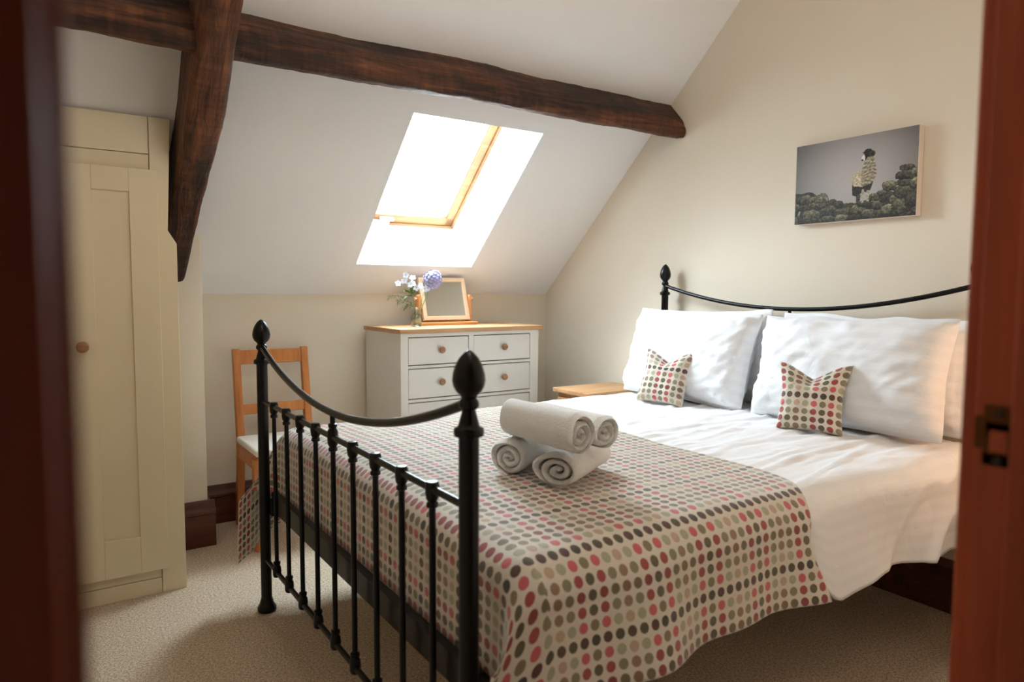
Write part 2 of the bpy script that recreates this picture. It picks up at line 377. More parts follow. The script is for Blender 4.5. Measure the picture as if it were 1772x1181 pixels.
# ------------------------------------------------------------------ roof timbers
def beam(name, poly, x0, x1, nx, amp, seed, label, mat_local, wander=0.01):
    # poly in local (y,z); rounded by subdividing, pushed about with noise
    pts = []
    n = len(poly); per = 6
    for i in range(n):
        a, b = Vector(poly[i]), Vector(poly[(i+1) % n])
        for k in range(per): pts.append(a.lerp(b, k/per))
    sp = pts[:]
    for _ in range(2): sp = [(sp[i-1]+sp[i]*2+sp[(i+1) % len(sp)])/4 for i in range(len(sp))]
    cx = sum((p for p in sp), Vector((0, 0)))/len(sp)
    v, f = [], []; m = len(sp)
    for i in range(nx):
        x = x0+(x1-x0)*i/(nx-1); wy, wz = wander*nz(x*1.3, seed), wander*nz(x*1.3, seed+9)
        for p in sp:
            d = (p-cx); r = 1 + amp*(nz(x*3.2, p.x*9+seed, p.y*9)*1.0 + 0.5*nz(x*11, p.x*16+seed, p.y*16) + 0.25*nz(x*34, p.x*40, p.y*40+seed))
            q = cx + d*r; v.append((x, q.x+wy, q.y+wz))
    for i in range(nx-1):
        for k in range(m): f.append([i*m+k, i*m+(k+1) % m, (i+1)*m+(k+1) % m, (i+1)*m+k])
    f.append(list(range(m))[::-1]); f.append([(nx-1)*m+k for k in range(m)])
    o = obj(name, (v, f), M['beam'], auto=0.9); o.matrix_world = mat_local
    return tag(o, label, 'beam')
# purlin: local x = room x, local y = s, local z = off
beam('purlin_beam', [(1.36, -0.06), (1.37, 0.04), (1.405, 0.165), (1.445, 0.205), (1.48, 0.185), (1.505, 0.12), (1.50, 0.0), (1.49, -0.06)], XL+0.01, -0.004, 300, 0.10, 2.0,
     'rough dark oak purlin running along the sloping ceiling above the skylight', SLOPE_M)
# principal rafter: local x = s
RM = SLOPE_M @ Matrix(((0, 1, 0, 0), (1, 0, 0, 0), (0, 0, 1, 0), (0, 0, 0, 1)))
def rafter():
    o = beam('rafter_beam', [(-2.365, -0.05), (-2.365, 0.05), (-2.362, 0.16), (-2.30, 0.168), (-2.238, 0.16), (-2.24, 0.05), (-2.24, -0.05)], 0.04, SR+0.02, 240, 0.07, 5.0,
         'rough dark oak rafter slanting down past the wardrobe into the pier', RM, 0.008)
    for vv in o.data.vertices:      # leans towards the wardrobe at its foot
        vv.co.y -= 0.045*sm(1.1, 0.1, vv.co.x)
        if vv.co.z > 0: vv.co.z *= 1+0.42*sm(0.75, 1.3, vv.co.x)
    return o
rafter()

# ------------------------------------------------------------------ doorway
df = thing('door_1', (DX0, YF, 0), 'red-brown wooden door lining framing the doorway', 'door frame', kind='structure')
obj('jamb', box(DX0-0.03, DX0, YFB, YF, 0, DZ, 0.002), M['doorwood'], df, world=True)
jr = obj('jamb', box(DX1, DX1+0.03, YFB, YF, 0, DZ, 0.002), M['doorwood'], df, world=True)
obj('head', box(DX0-0.03, DX1+0.03, YFB, YF, DZ, DZ+0.03, 0.002), M['doorwood'], df, world=True)
obj('door_stop', box(DX1-0.012, DX1, YFB, YF-0.037, 0, DZ, 0.002), M['doorwood'], df, world=True)
obj('architrave', box(DX0-0.085, DX0-0.006, YFB-0.018, YFB, 0, DZ+0.07, 0.004), M['doorwood'], df, world=True)
obj('architrave', box(DX1+0.006, DX1+0.085, YFB-0.018, YFB, 0, DZ+0.07, 0.004), M['doorwood'], df, world=True)
obj('architrave', box(DX1+0.008, DX1+0.085, YF, YF+0.016, 0, DZ+0.07, 0.004), M['doorwood'], df, world=True)
obj('architrave', box(DX0-0.085, DX0-0.008, YF, YF+0.016, 0, DZ+0.07, 0.004), M['doorwood'], df, world=True)
sp_ = obj('strike_plate', join(box(DX1-0.0015, DX1+0.002, -3.438, -3.410, 1.036, 1.080), box(DX1-0.0015, DX1+0.002, -3.438, -3.410, 1.036, 1.048), box(DX1-0.0015, DX1+0.002, -3.438, -3.410, 1.068, 1.098), box(DX1-0.002, DX1+0.003, -3.412, -3.402, 1.052, 1.085)), M['brass'], df, world=True)
sub('latch_hole', box(DX1-0.002, DX1+0.001, -3.432, -3.416, 1.050, 1.072), M['doorwood'], sp_, df)
for zz in (1.042, 1.090): sub('screw', lathe([(0.004, 0), (0.004, 0.002), (0.001, 0.003)], 10, (DX1-0.004, -3.424, zz), 0), M['screw_paint'], sp_, df)

# landing on the near side of the doorway
tag(obj('wall_landing', box(-4.3, -0.9, -5.0, -4.9, 0, 2.4), M['wall']), 'cream back wall of the landing', 'wall', kind='structure')
tag(obj('wall_landing_left', box(-4.3, -4.2, -4.9, YFB, 0, 2.4), M['wall']), 'cream left wall of the landing', 'wall', kind='structure')
tag(obj('wall_landing_right', box(-1.0, -0.9, -4.9, YFB, 0, 2.4), M['wall']), 'cream right wall of the landing', 'wall', kind='structure')
tag(obj('wall_landing_front', box(-4.2, XL, YFB, YF, 0, 2.4), M['wall']), 'cream end wall of the landing beside the bedroom', 'wall', kind='structure')
tag(obj('ceiling_landing', box(-4.3, -0.9, -5.0, YFB, 2.4, 2.5), M['ceil']), 'white ceiling of the landing', 'ceiling', kind='structure')

# ------------------------------------------------------------------ added fill lamps, all out of view (their own light is the glowing shade)
def glow(name, col, strength):
    k = NT(name, 0.8); k.base((0.9, 0.85, 0.75, 1)); k.b.inputs['Emission Color'].default_value = col; k.b.inputs['Emission Strength'].default_value = strength; return k.m
pn = thing('added_pendant_fill', (-2.0, -2.6, 2.48), 'added fill light shaped as a round paper pendant, out of view under the flat ceiling', 'lamp')  # unseen pendant, added to lift the wardrobe, gable and ceiling
gl = [(0.17*sin(pi*(i+0.6)/14.2), -0.17*cos(pi*(i+0.6)/14.2)) for i in range(14)]
obj('shade', lathe(gl, 28), glow('pendant_fill_glow', (1.0, 0.95, 0.88, 1), 3.6), pn, smooth=True)
obj('cord', tube([(0, 0, 0.165), (0, 0, 0.52)], 0.003, 8), M['whiteplastic'], pn)
obj('ceiling_rose', lathe([(0.045, 0.50), (0.045, 0.51), (0.03, 0.5195)], 20), M['whiteplastic'], pn)
bt = thing('bedside_table', (-0.24, -3.06, 0), 'added light oak table, out of view, carrying the warm fill light', 'bedside table')  # unseen second table, put in to stand the fill lamp on
bd_ = obj('body', box(-0.20, 0.20, -0.16, 0.16, 0.12, 0.628, 0.002), M['oak'], bt); obj('top', box(-0.22, 0.21, -0.18, 0.18, 0.63, 0.652, 0.003), M['oak'], bt)
for x in (-0.2, 0.16):
    for y in (-0.16, 0.12): obj('leg', box(x, x+0.04, y, y+0.04, 0, 0.12, 0.002), M['oak'], bt)
for z0, z1 in ((0.40, 0.61), (0.15, 0.38)):
    d = obj('drawer', box(-0.215, -0.2, -0.14, 0.14, z0, z1, 0.002), M['oak'], bt)
    obj('knob', lathe([(0.007, 0), (0.007, -0.01), (0.015, -0.016), (0.013, -0.026), (0.004, -0.028)], 16, (-0.215, 0, (z0+z1)/2), 0), M['knob'], d, auto=0.6)
bl_ = thing('added_bedside_fill', (-0.24, -3.06, 0.652), 'added warm fill light shaped as a table lamp, out of view beside the bed', 'lamp')  # added out of view as warm fill on the doorway side of the bed
obj('base', lathe([(0.06, 0), (0.06, 0.012), (0.02, 0.02), (0.018, 0.06), (0.04, 0.10), (0.035, 0.14), (0.012, 0.17), (0.008, 0.24)], 24), M['oak'], bl_, auto=0.6)
obj('shade', lathe([(0.11, 0.20), (0.075, 0.36)], 28), glow('bedside_fill_glow', (1.0, 0.62, 0.38, 1), 2.4), bl_, smooth=True)

# ------------------------------------------------------------------ wardrobe
WY = -0.714
wd = thing('fitted_wardrobe', (-2.76, WY, 0), 'cream painted fitted wardrobe with panelled doors under the sloping ceiling', 'wardrobe')
def ceil_z(y): return ZK + (YK-y)*math.tan(TH)
ZT = ceil_z(WY)
def W(name, vf, mat=None, par=None, **kw):
    return sub(name, vf, mat or M['wardrobe'], par or wd, wd, **kw)
WXR, WXL = -2.374, XL+0.004
prof_side = [(WY+0.03, 0), (WY+0.03, ceil_z(WY+0.03)-0.012), (-0.26, ceil_z(-0.26)-0.012), (-0.26, 0)]
W('body', prism([(WXL, 0.0), (WXL, ZT-0.06), (-2.415, ZT-0.06), (-2.415, 1.45), (-2.385, 1.40), (-2.385, 0.0)], 1, WY+0.028, WY+0.036))
W('end_panel', prism([(WY+0.03, 0), (WY+0.03, 1.39), (-0.30, 1.20), (-0.30, 0)], 0, WXR-0.018, WXR))
W('right_stile', prism([(-2.461, 0), (WXR, 0), (WXR, 1.385), (-2.404, 1.435), (-2.386, ZT-0.028), (-2.461, ZT-0.028)], 1, WY, WY+0.028, 0.0015))
W('plinth', box(WXL, -2.463, WY+0.001, WY+0.028, 0, 0.062, 0.0015))
W('plinth', box(WXL, -2.463, WY+0.004, WY+0.028, 0.064, 0.10, 0.0015))
W('frieze', box(WXL, -2.463, WY+0.001, WY+0.028, 1.722, ZT-0.028, 0.0015))
W('top_rail', box(WXL, -2.463, WY+0.004, WY+0.028, 1.645, 1.720, 0.0015))
def wdoor(x0, x1, knob_x):
    z0, z1 = 0.102, 1.661; y0, y1 = WY-0.020, WY
    d = W('door', join(box(x0, x0+0.095, y0, y1, z0, z1, 0.0015), box(x1-0.095, x1, y0, y1, z0, z1, 0.0015),
        box(x0+0.095, x1-0.095, y0, y1, z0, 0.25, 0.0015), box(x0+0.095, x1-0.095, y0, y1, 1.573, z1, 0.0015)))
    W('door_panel', box(x0+0.09, x1-0.09, y0+0.009, y1-0.002, 0.245, 1.578), None, d)
    k = lathe([(0.010, 0), (0.010, 0.012), (0.019, 0.018), (0.021, 0.026), (0.018, 0.034), (0.008, 0.037)], 20)
    k = xf(k, Matrix.Translation((knob_x, y0, 0.995)) @ Matrix.Rotation(pi/2, 4, 'X'))
    W('knob', k, M['knob'], d, auto=0.6)
wdoor(-2.752, -2.440, -2.703)
wdoor(-3.070, -2.757, -2.805)
W('left_stile', box(WXL, -3.05, WY, WY+0.028, 0.0, ZT-0.028, 0.0015))

# ------------------------------------------------------------------ chest of drawers
CX0, CX1, CY0, CY1, CZ = -1.311, -0.404, -0.452, 0.022, 1.006
ch = thing('chest_of_drawers', ((CX0+CX1)/2, CY0, 0), 'off-white chest of drawers with oak top and round knobs', 'chest of drawers')
def K(name, vf, mat, par=None, **kw): return sub(name, vf, mat, par or ch, ch, **kw)
K('top', box(CX0, CX1, CY0-0.012, CY1, CZ-0.024, CZ, 0.002), M['oak'])
bx0, bx1, by0 = -1.300, -0.425, CY0+0.004
xm0, xm1 = -0.893, -0.863
rows = [(0.814, 0.961, True), (0.636, 0.796, True), (0.40, 0.617, False), (0.15, 0.38, False)]
K('side_panel', box(bx0, bx0+0.02, by0+0.02, CY1-0.004, 0.03, CZ-0.025, 0.001), M['chest'])
K('side_panel', box(bx1-0.02, bx1, by0+0.02, CY1-0.004, 0.03, CZ-0.025, 0.001), M['chest'])
K('back_panel', box(bx0+0.02, bx1-0.02, CY1-0.012, CY1-0.005, 0.03, CZ-0.025), M['chest'])
face = [box(bx0, -1.258, by0, by0+0.022, 0, CZ-0.025, 0.001), box(-0.482, bx1, by0, by0+0.022, 0, CZ-0.025, 0.001), box(xm0, xm1, by0+0.0004, by0+0.020, 0.634, 0.798), box(xm0, xm1, by0+0.0004, by0+0.020, 0.812, 0.963)]
zs = [0.963, 0.798, 0.619, 0.382, 0.06]; zt = [CZ-0.025, 0.812, 0.634, 0.398, 0.148]
for a, b in zip(zs, zt): face.append(box(-1.260, -0.480, by0, by0+0.022, a, b, 0.001))
K('face_frame', join(*face), M['chest'])
K('foot', box(bx0, bx0+0.05, CY1-0.06, CY1-0.01, 0, 0.05), M['chest']); K('foot', box(bx1-0.05, bx1, CY1-0.06, CY1-0.01, 0, 0.05), M['chest'])
def knobm(x, z): return xf(lathe([(0.008, 0), (0.008, 0.010), (0.017, 0.015), (0.0185, 0.022), (0.015, 0.029), (0.006, 0.031)], 18), Matrix.Translation((x, by0+0.003, z)) @ Matrix.Rotation(pi/2, 4, 'X'))
def drawer(x0, x1, z0, z1, kx):
    d = K('drawer', box(x0+0.003, x1-0.003, by0+0.003, by0+0.40, z0+0.003, z1-0.003, 0.0015), M['chest'])
    for x in kx: K('knob', knobm(x, (z0+z1)/2+0.004), M['knob'], d, auto=0.6)
for z0, z1, two in rows:
    if two: drawer(-1.258, xm0, z0, z1, [-1.066]); drawer(xm1, -0.482, z0, z1, [-0.668])
    else: drawer(-1.258, -0.482, z0, z1, [-1.066, -0.668])

# ------------------------------------------------------------------ dressing mirror
mr = thing('dressing_mirror', (-0.87, -0.12, CZ), 'pine swing mirror on a stand tilted back on the chest of drawers', 'mirror')
obj('base', box(-0.185, 0.195, -0.065, 0.065, 0.0, 0.018, 0.005), M['mirrorbase'], mr)
for sx in (-0.165, 0.165):
    obj('post', prism([(sx-0.010, 0.016), (sx+0.010, 0.016), (sx+0.009, 0.165), (sx, 0.178), (sx-0.009, 0.165)], 1, -0.022, 0.022, 0.002), M['mirrorbase'], mr)
    s_ = 1 if sx > 0 else -1
    obj('pivot_knob', lathe([(0.005, 0), (0.006, s_*0.006), (0.010, s_*0.010), (0.010, s_*0.016), (0.004, s_*0.019)], 14, (sx+s_*0.010, 0, 0.150), 0), M['pine'], mr, auto=0.7)
tilt = Matrix.Translation((0, 0, 0.150)) @ Matrix.Rotation(math.radians(-17), 4, 'X')
a, b, fwid = 0.152, 0.128, 0.024
mfr = obj('mirror_frame', xf(join(prism([(-a, -b), (a, -b), (a-fwid, -b+fwid), (-a+fwid, -b+fwid)], 1, -0.010, 0.010, 0.0015), prism([(a, b), (-a, b), (-a+fwid, b-fwid), (a-fwid, b-fwid)], 1, -0.010, 0.010, 0.0015),
     prism([(-a, b), (-a, -b), (-a+fwid, -b+fwid), (-a+fwid, b-fwid)], 1, -0.010, 0.010, 0.0015), prism([(a, -b), (a, b), (a-fwid, b-fwid), (a-fwid, -b+fwid)], 1, -0.010, 0.010, 0.0015)), tilt), M['pine'], mr)
obj('mirror_glass', xf(box(-a+fwid-0.003, a-fwid+0.003, -0.003, 0.004, -b+fwid-0.003, b-fwid+0.003), tilt), M['mirror'], mfr)

# ------------------------------------------------------------------ vase with flowers
VX, VY = -1.105, -0.235
va = thing('glass_bottle_vase', (VX, VY, CZ), 'small clear glass bottle of cut flowers beside the swing mirror', 'vase')
outer = [(0.022, 0.0), (0.030, 0.004), (0.031, 0.05), (0.029, 0.062), (0.018, 0.078), (0.015, 0.084), (0.015, 0.096), (0.018, 0.099), (0.018, 0.103)]
inner = [(0.0155, 0.103), (0.0125, 0.096), (0.0125, 0.084), (0.016, 0.076), (0.027, 0.060), (0.029, 0.05), (0.028, 0.008), (0.004, 0.006)]
obj('bottle', lathe(outer+inner, 24), M['vase'], va, smooth=True)
obj('water', lathe([(0.02, 0.0075), (0.0275, 0.009), (0.0282, 0.048), (0.004, 0.049)], 24), M['water'], va, smooth=True)
def vpt(dx, dy, dz): return Vector((VX+dx, VY+dy, CZ+dz))
def curve(p0, p1, bend, n=10):
    p0, p1 = Vector(p0), Vector(p1); mid = (p0+p1)/2 + Vector(bend)
    return [p0*(1-t)**2 + mid*2*t*(1-t) + p1*t*t for t in [i/(n-1) for i in range(n)]]
def leafm(base, d, ln, wd_, droop=0.0, n=6):
    d = Vector(d).normalized(); s_ = d.cross(Vector((0, 0, 1)));
    s_ = s_.normalized() if s_.length > 0.01 else Vector((1, 0, 0)); nn = s_.cross(d)
    v, f = [], []
    for i in range(n):
        t = i/(n-1); w = wd_*sin(pi*min(1, t*0.92+0.06))**0.8; c = Vector(base)+d*ln*t-Vector((0, 0, droop*t*t*ln))
        v += [c-s_*w+nn*w*0.4, c, c+s_*w+nn*w*0.4]
    for i in range(n-1):
        for k in (0, 1): f.append([i*3+k, i*3+k+1, i*3+k+4, i*3+k+3])
    return v, f
# allium
al = thing('allium_flower', vpt(0, 0, 0.01), 'round lilac allium bloom on a long stem in the glass bottle', 'flower')
hc = vpt(0.092, -0.02, 0.262)
sub('stem', tube(curve(vpt(-0.004, 0.002, 0.014), hc, (0.0, 0, 0.0), 12), 0.0026, 8), M['stem'], al, al, smooth=True)
def star(c, nrm, r, petals=6, w=0.32, cup=0.25):
    nrm = Vector(nrm).normalized(); t = nrm.orthogonal().normalized(); b = nrm.cross(t); v, f = [], []
    a0 = random.random()*6
    for k in range(petals):
        a = a0+2*pi*k/petals; d = t*cos(a)+b*sin(a); e = t*cos(a+pi/2)+b*sin(a+pi/2)
        o = len(v); c = Vector(c)
        v += [c, c+d*r*0.55+e*r*w+nrm*r*cup*0.6, c+d*r+nrm*r*cup, c+d*r*0.55-e*r*w+nrm*r*cup*0.6]; f.append([o, o+1, o+2, o+3])
    return v, f
fl, pd = [], []
for i in range(95):
    z = 1-2*(i+0.5)/95; a = i*2.39996; d = Vector((sqrt(1-z*z)*cos(a), sqrt(1-z*z)*sin(a), z)); r = 0.050*(0.9+0.16*random.random())
    fl.append(star(hc+d*r, d, 0.0115)); pd.append(tube([hc+d*0.006, hc+d*r], 0.0006, 4))
hd_ = tag(sub('flower_head', join(*fl), M['allium'], al, al), kind='stuff')
sub('pedicels', join(*pd), M['stem'], hd_, al)
# white sprig
ws = thing('white_flower_sprig', vpt(-0.002, 0, 0.01), 'sprig of small white open blossoms in the glass bottle', 'flower')
tips = [(-0.062, 0.0, 0.282), (-0.032, -0.02, 0.268), (-0.078, -0.01, 0.252), (-0.022, 0.0, 0.238), (-0.044, -0.02, 0.232), (0.018, -0.015, 0.226), (-0.018, -0.035, 0.214), (0.036, -0.03, 0.206), (0.054, -0.03, 0.210), (-0.108, 0.0, 0.238)]
fork = vpt(-0.028, -0.005, 0.165)
sub('stem', tube(curve(vpt(0.004, 0.0, 0.014), fork, (0.0, 0, 0)), 0.0022, 8), M['stem'], ws, ws, smooth=True)
sub('stem', tube(curve(vpt(0.0, 0.004, 0.014), vpt(0.03, -0.02, 0.17), (0, 0, 0)), 0.0018, 8), M['stem'], ws, ws, smooth=True)
vd = (Vector((-2.815, -3.723, 1.4)) - vpt(0, 0, 0.2)).normalized()
for i, t in enumerate(tips):
    p = vpt(*t); src = fork if t[0] < 0.0 else vpt(0.03, -0.02, 0.17)
    sub('stalk', tube(curve(src, p, (0, 0, 0.01), 6), 0.001, 5), M['stem'], ws, ws)
    nn = (vd + Vector((random.uniform(-.5, .5), random.uniform(-.4, .4), random.uniform(0, .6)))).normalized()
    bl = sub('blossom', star(p, nn, 0.0205, 5, 0.40, 0.15), M['petal'], ws, ws)
    sub('blossom_eye', lathe([(0.001, 0), (0.0035, 0.001), (0.002, 0.003)], 6, tuple(p+nn*0.003)), M['eye'], bl, ws)
for k, (dx, dy, dz, ax, az, ln) in enumerate([(-0.04, 0, .185, -1, .6, .05), (-0.035, -.01, .17, -1, -.1, .055), (-0.03, -.01, .178, -.3, .9, .05), (-0.028, -.01, .165, -.8, .25, .06), (-0.02, -.02, .17, .5, .5, .04), (-0.05, -.01, .19, -.7, .2, .045), (-0.02, 0, .2, -.2, .7, .04)]):
    sub('leaf', leafm(vpt(dx, dy, dz), (ax, -0.3, az), ln, 0.011, 0.2), M['leaf'], ws, ws, smooth=True)
# fern
fn_ = thing('fern_sprig', vpt(-0.004, 0.002, 0.01), 'feathery grey-green fern sprig arching out of the glass bottle', 'foliage')
for tip, sag in (((-0.165, 0.0, 0.165), 0.06), ((-0.10, 0.03, 0.135), 0.05), ((-0.085, -0.02, 0.10), 0.045)):
    pts = curve(vpt(-0.004, 0.0, 0.09), vpt(*tip), (0, 0, sag), 22)
    st_ = sub('stem', tube(pts, 0.0010, 5), M['fern'], fn_, fn_)
    lv = []
    for i in range(5, 22):
        t = (pts[min(i+1, 21)]-pts[i-1]).normalized()
        for s_ in (-1, 1):
            for q in range(2):
                dd = t*0.7 + Vector((random.uniform(-.4, .4), random.uniform(-.7, .7), s_*random.uniform(.4, 1.0))); lv.append(leafm(pts[i], dd, random.uniform(.014, .026), 0.0017, 0.2, 4))
    tag(sub('leaflets', join(*lv), M['fern'], st_, fn_), kind='stuff')
sub('stem', tube(curve(vpt(-0.004, 0.002, 0.014), vpt(-0.004, 0, 0.092), (0, 0, 0), 4), 0.0012, 6), M['fern'], fn_, fn_)

# ------------------------------------------------------------------ nightstand
ns = thing('bedside_table', (-0.24, -0.82, 0), 'light oak bedside table in the corner beyond the bed', 'bedside table')
NX0, NX1, NY0, NY1, NZ = -0.472, -0.03, -0.955, -0.651, 0.669
sub('top', box(NX0, NX1, NY0, NY1, NZ-0.022, NZ, 0.003), M['oak'], ns, ns)
sub('body', box(NX0+0.03, NX1-0.005, NY0+0.015, NY1-0.015, 0.12, NZ-0.022, 0.002), M['oak'], ns, ns)
for z0, z1 in ((0.42, 0.62), (0.16, 0.40)):
    d = sub('drawer', box(NX0+0.012, NX0+0.031, NY0+0.03, NY1-0.03, z0, z1, 0.002), M['oak'], ns, ns)
    sub('knob', lathe([(0.007, 0), (0.007, -0.01), (0.015, -0.016), (0.013, -0.026), (0.004, -0.028)], 16, (NX0+0.012, (NY0+NY1)/2, (z0+z1)/2), 0), M['knob'], d, ns, auto=0.6)
for x in (NX0+0.03, NX1-0.045):
    for y in (NY0+0.015, NY1-0.055): sub('leg', box(x, x+0.04, y, y+0.04, 0, 0.12, 0.002), M['oak'], ns, ns)

# ------------------------------------------------------------------ chair
cr = thing('dining_chair', (-1.845, -0.28, 0), 'orange-brown wooden chair with white seat pad against the knee wall', 'chair')
hw = 0.172
for s_ in (-1, 1):
    x = s_*hw
    # back leg continues as the raked back post (profile in y,z)
    po = [(0.222, 0.0), (0.258, 0.0), (0.205, 0.44), (0.262, 0.905), (0.232, 0.905), (0.160, 0.47), (0.165, 0.40)]
    obj('back_post', prism(po, 0, x-0.018, x+0.018, 0.004), M['chairwood'], cr, auto=0.5)
    lg = prism([(-0.205, 0.0), (-0.172, 0.0), (-0.160, 0.43), (-0.205, 0.43)], 0, s_*(hw+0.012)-0.018, s_*(hw+0.012)+0.018, 0.003)
    obj('front_leg', lg, M['chairwood'], cr, auto=0.5)
    obj('side_rail', box(x-0.011+s_*0.004, x+0.011+s_*0.004, -0.17, 0.18, 0.365, 0.43, 0.003), M['chairwood'], cr)
obj('front_rail', box(-hw, hw, -0.198, -0.176, 0.365, 0.43, 0.003), M['chairwood'], cr)
obj('back_rail', box(-hw, hw, 0.17, 0.192, 0.365, 0.43, 0.003), M['chairwood'], cr)
obj('top_rail', xf(box(-hw, hw, -0.011, 0.011, -0.036, 0.036, 0.003), Matrix.Translation((0, 0.243, 0.862)) @ Matrix.Rotation(-0.12, 4, 'X')), M['chairwood'], cr)
obj('lower_back_rail', xf(box(-hw, hw, -0.010, 0.010, -0.026, 0.026, 0.003), Matrix.Translation((0, 0.200, 0.60)) @ Matrix.Rotation(-0.12, 4, 'X')), M['chairwood'], cr)
obj('seat', box(-hw-0.02, hw+0.02, -0.225, 0.185, 0.43, 0.445, 0.004), M['chairwood'], cr)
def padf():
    bm = bmesh.new(); v, f = box(-hw-0.028, hw+0.028, -0.23, 0.155, 0.446, 0.478, 0.013, 4)
    bm.free(); return v, f
obj('seat_pad', padf(), M['seatpad'], cr, smooth=True)

# ------------------------------------------------------------------ bed frame
XF, XH, YN, YFAR = -2.158, -0.07, -2.603, -1.103
bed = thing('metal_bed_frame', (XF, YN, 0), 'black iron bedstead with spindled footboard and acorn finials', 'bed frame')
def B(name, vf, par=None, mat=None, **kw): return sub(name, vf, mat or M['iron'], par or bed, bed, **kw)
def post(x, y, top, r, foot=True):
    p = [(r*1.5, 0.0), (r*1.75, 0.004), (r*1.75, 0.018), (r*1.35, 0.030), (r*1.15, 0.045), (r, 0.055), (r, top-0.165)] if foot else [(r, 0.0), (r, top-0.165)]
    o = B('post', lathe(p, 24, (x, y, 0)), auto=0.7)
    h = top-0.165
    k = r/0.0195
    fin = [(r, h), (r*1.45, h+0.003), (r*1.5, h+0.010), (r*1.45, h+0.017), (r*1.05, h+0.021), (r*0.95, h+0.030), (r*0.72, h+0.046), (r*0.66, h+0.052), (r*0.98, h+0.058), (r*1.02, h+0.064), (r*0.92, h+0.070), (r*0.72, h+0.074),
           (r*0.85, h+0.080), (r*1.25, h+0.087), (r*1.52, h+0.097), (r*1.62, h+0.108), (r*1.55, h+0.121), (r*1.32, h+0.136), (r*0.95, h+0.150), (r*0.5, h+0.160), (r*0.12, h+0.165)]
    B('finial', lathe(fin, 24, (x, y, 0)), o, auto=0.9)
    return o
post(XF, YN, 1.099, 0.0195); post(XF, YFAR, 1.099, 0.0195)
post(XH, YN, 1.351, 0.0180); post(XH, YFAR, 1.351, 0.0180)
def swag(x, z0, dip, r):
    n = 34; pts = []
    for i in range(n):
        t = i/(n-1); y = YFAR+(YN-YFAR)*t; pts.append((x, y, z0-dip*4*t*(1-t)))
    return B('curved_top_rail', tube(pts, r, 12), auto=0.9)
swag(XF, 1.000, 0.133, 0.0105); swag(XH, 1.238, 0.106, 0.0095)
B('spindle_rail', tube([(XF, YFAR, 0.798), (XF, YN, 0.798)], 0.0085, 12), auto=0.9)
B('bottom_rail', tube([(XF, YFAR, 0.201), (XF, YN, 0.201)], 0.0085, 12), auto=0.9)
col_up = [(0.0075, -0.040), (0.0125, -0.038), (0.0125, -0.030), (0.0095, -0.027), (0.0135, -0.020), (0.0150, -0.008), (0.0150, 0.008), (0.0135, 0.013), (0.0115, 0.016), (0.004, 0.017)]
def collar(z, flip=False, both=False):
    p = [(r, -h) for r, h in col_up][::-1] if flip else col_up
    if both: p = [(0.0075, -0.040), (0.0125, -0.038), (0.0125, -0.030), (0.0095, -0.027), (0.0145, -0.018), (0.0155, 0), (0.0145, 0.018), (0.0095, 0.027), (0.0125, 0.030), (0.0125, 0.038), (0.0075, 0.040)]
    return p
for i in range(1, 10):
    y = YFAR+(YN-YFAR)*i/10
    top = 0.798 if i != 5 else 0.867
    s_ = B('spindle', lathe([(0.0075, 0.201), (0.0075, top)], 12, (XF, y, 0)), auto=0.9)
    B('collar', lathe(collar(0, both=(i == 5)), 16, (XF, y, 0.798)), s_, auto=0.8)
    B('collar', lathe(collar(0, flip=True), 16, (XF, y, 0.201)), s_, auto=0.8)
    y2 = y
    s2 = B('spindle', lathe([(0.0075, 0.30), (0.0075, 0.95 if i != 5 else 1.132)], 10, (XH, y2, 0)), auto=0.9)
B('spindle_rail', tube([(XH, YFAR, 0.95), (XH, YN, 0.95)], 0.0085, 12), auto=0.9)
B('bottom_rail', tube([(XH, YFAR, 0.30), (XH, YN, 0.30)], 0.0085, 12), auto=0.9)
B('side_rail', box(XF+0.01, XH-0.01, YN+0.02, YN+0.055, 0.375, 0.435, 0.003)); B('side_rail', box(XF+0.01, XH-0.01, YFAR-0.055, YFAR-0.02, 0.375, 0.435, 0.003))
B('end_rail', box(XF+0.022, XF+0.046, YN+0.01, YFAR-0.01, 0.385, 0.455, 0.003)); B('end_rail', box(XH-0.06, XH-0.03, YN+0.01, YFAR-0.01, 0.375, 0.435, 0.003))
for i in range(14):
    x = XF+0.12+i*0.143; B('slat', box(x, x+0.07, YN+0.03, YFAR-0.03, 0.416, 0.434, 0.002), None, M['pine'])
B('centre_leg', lathe([(0.02, 0), (0.018, 0.01), (0.018, 0.41)], 14, (-1.1, -1.85, 0)), auto=0.7)

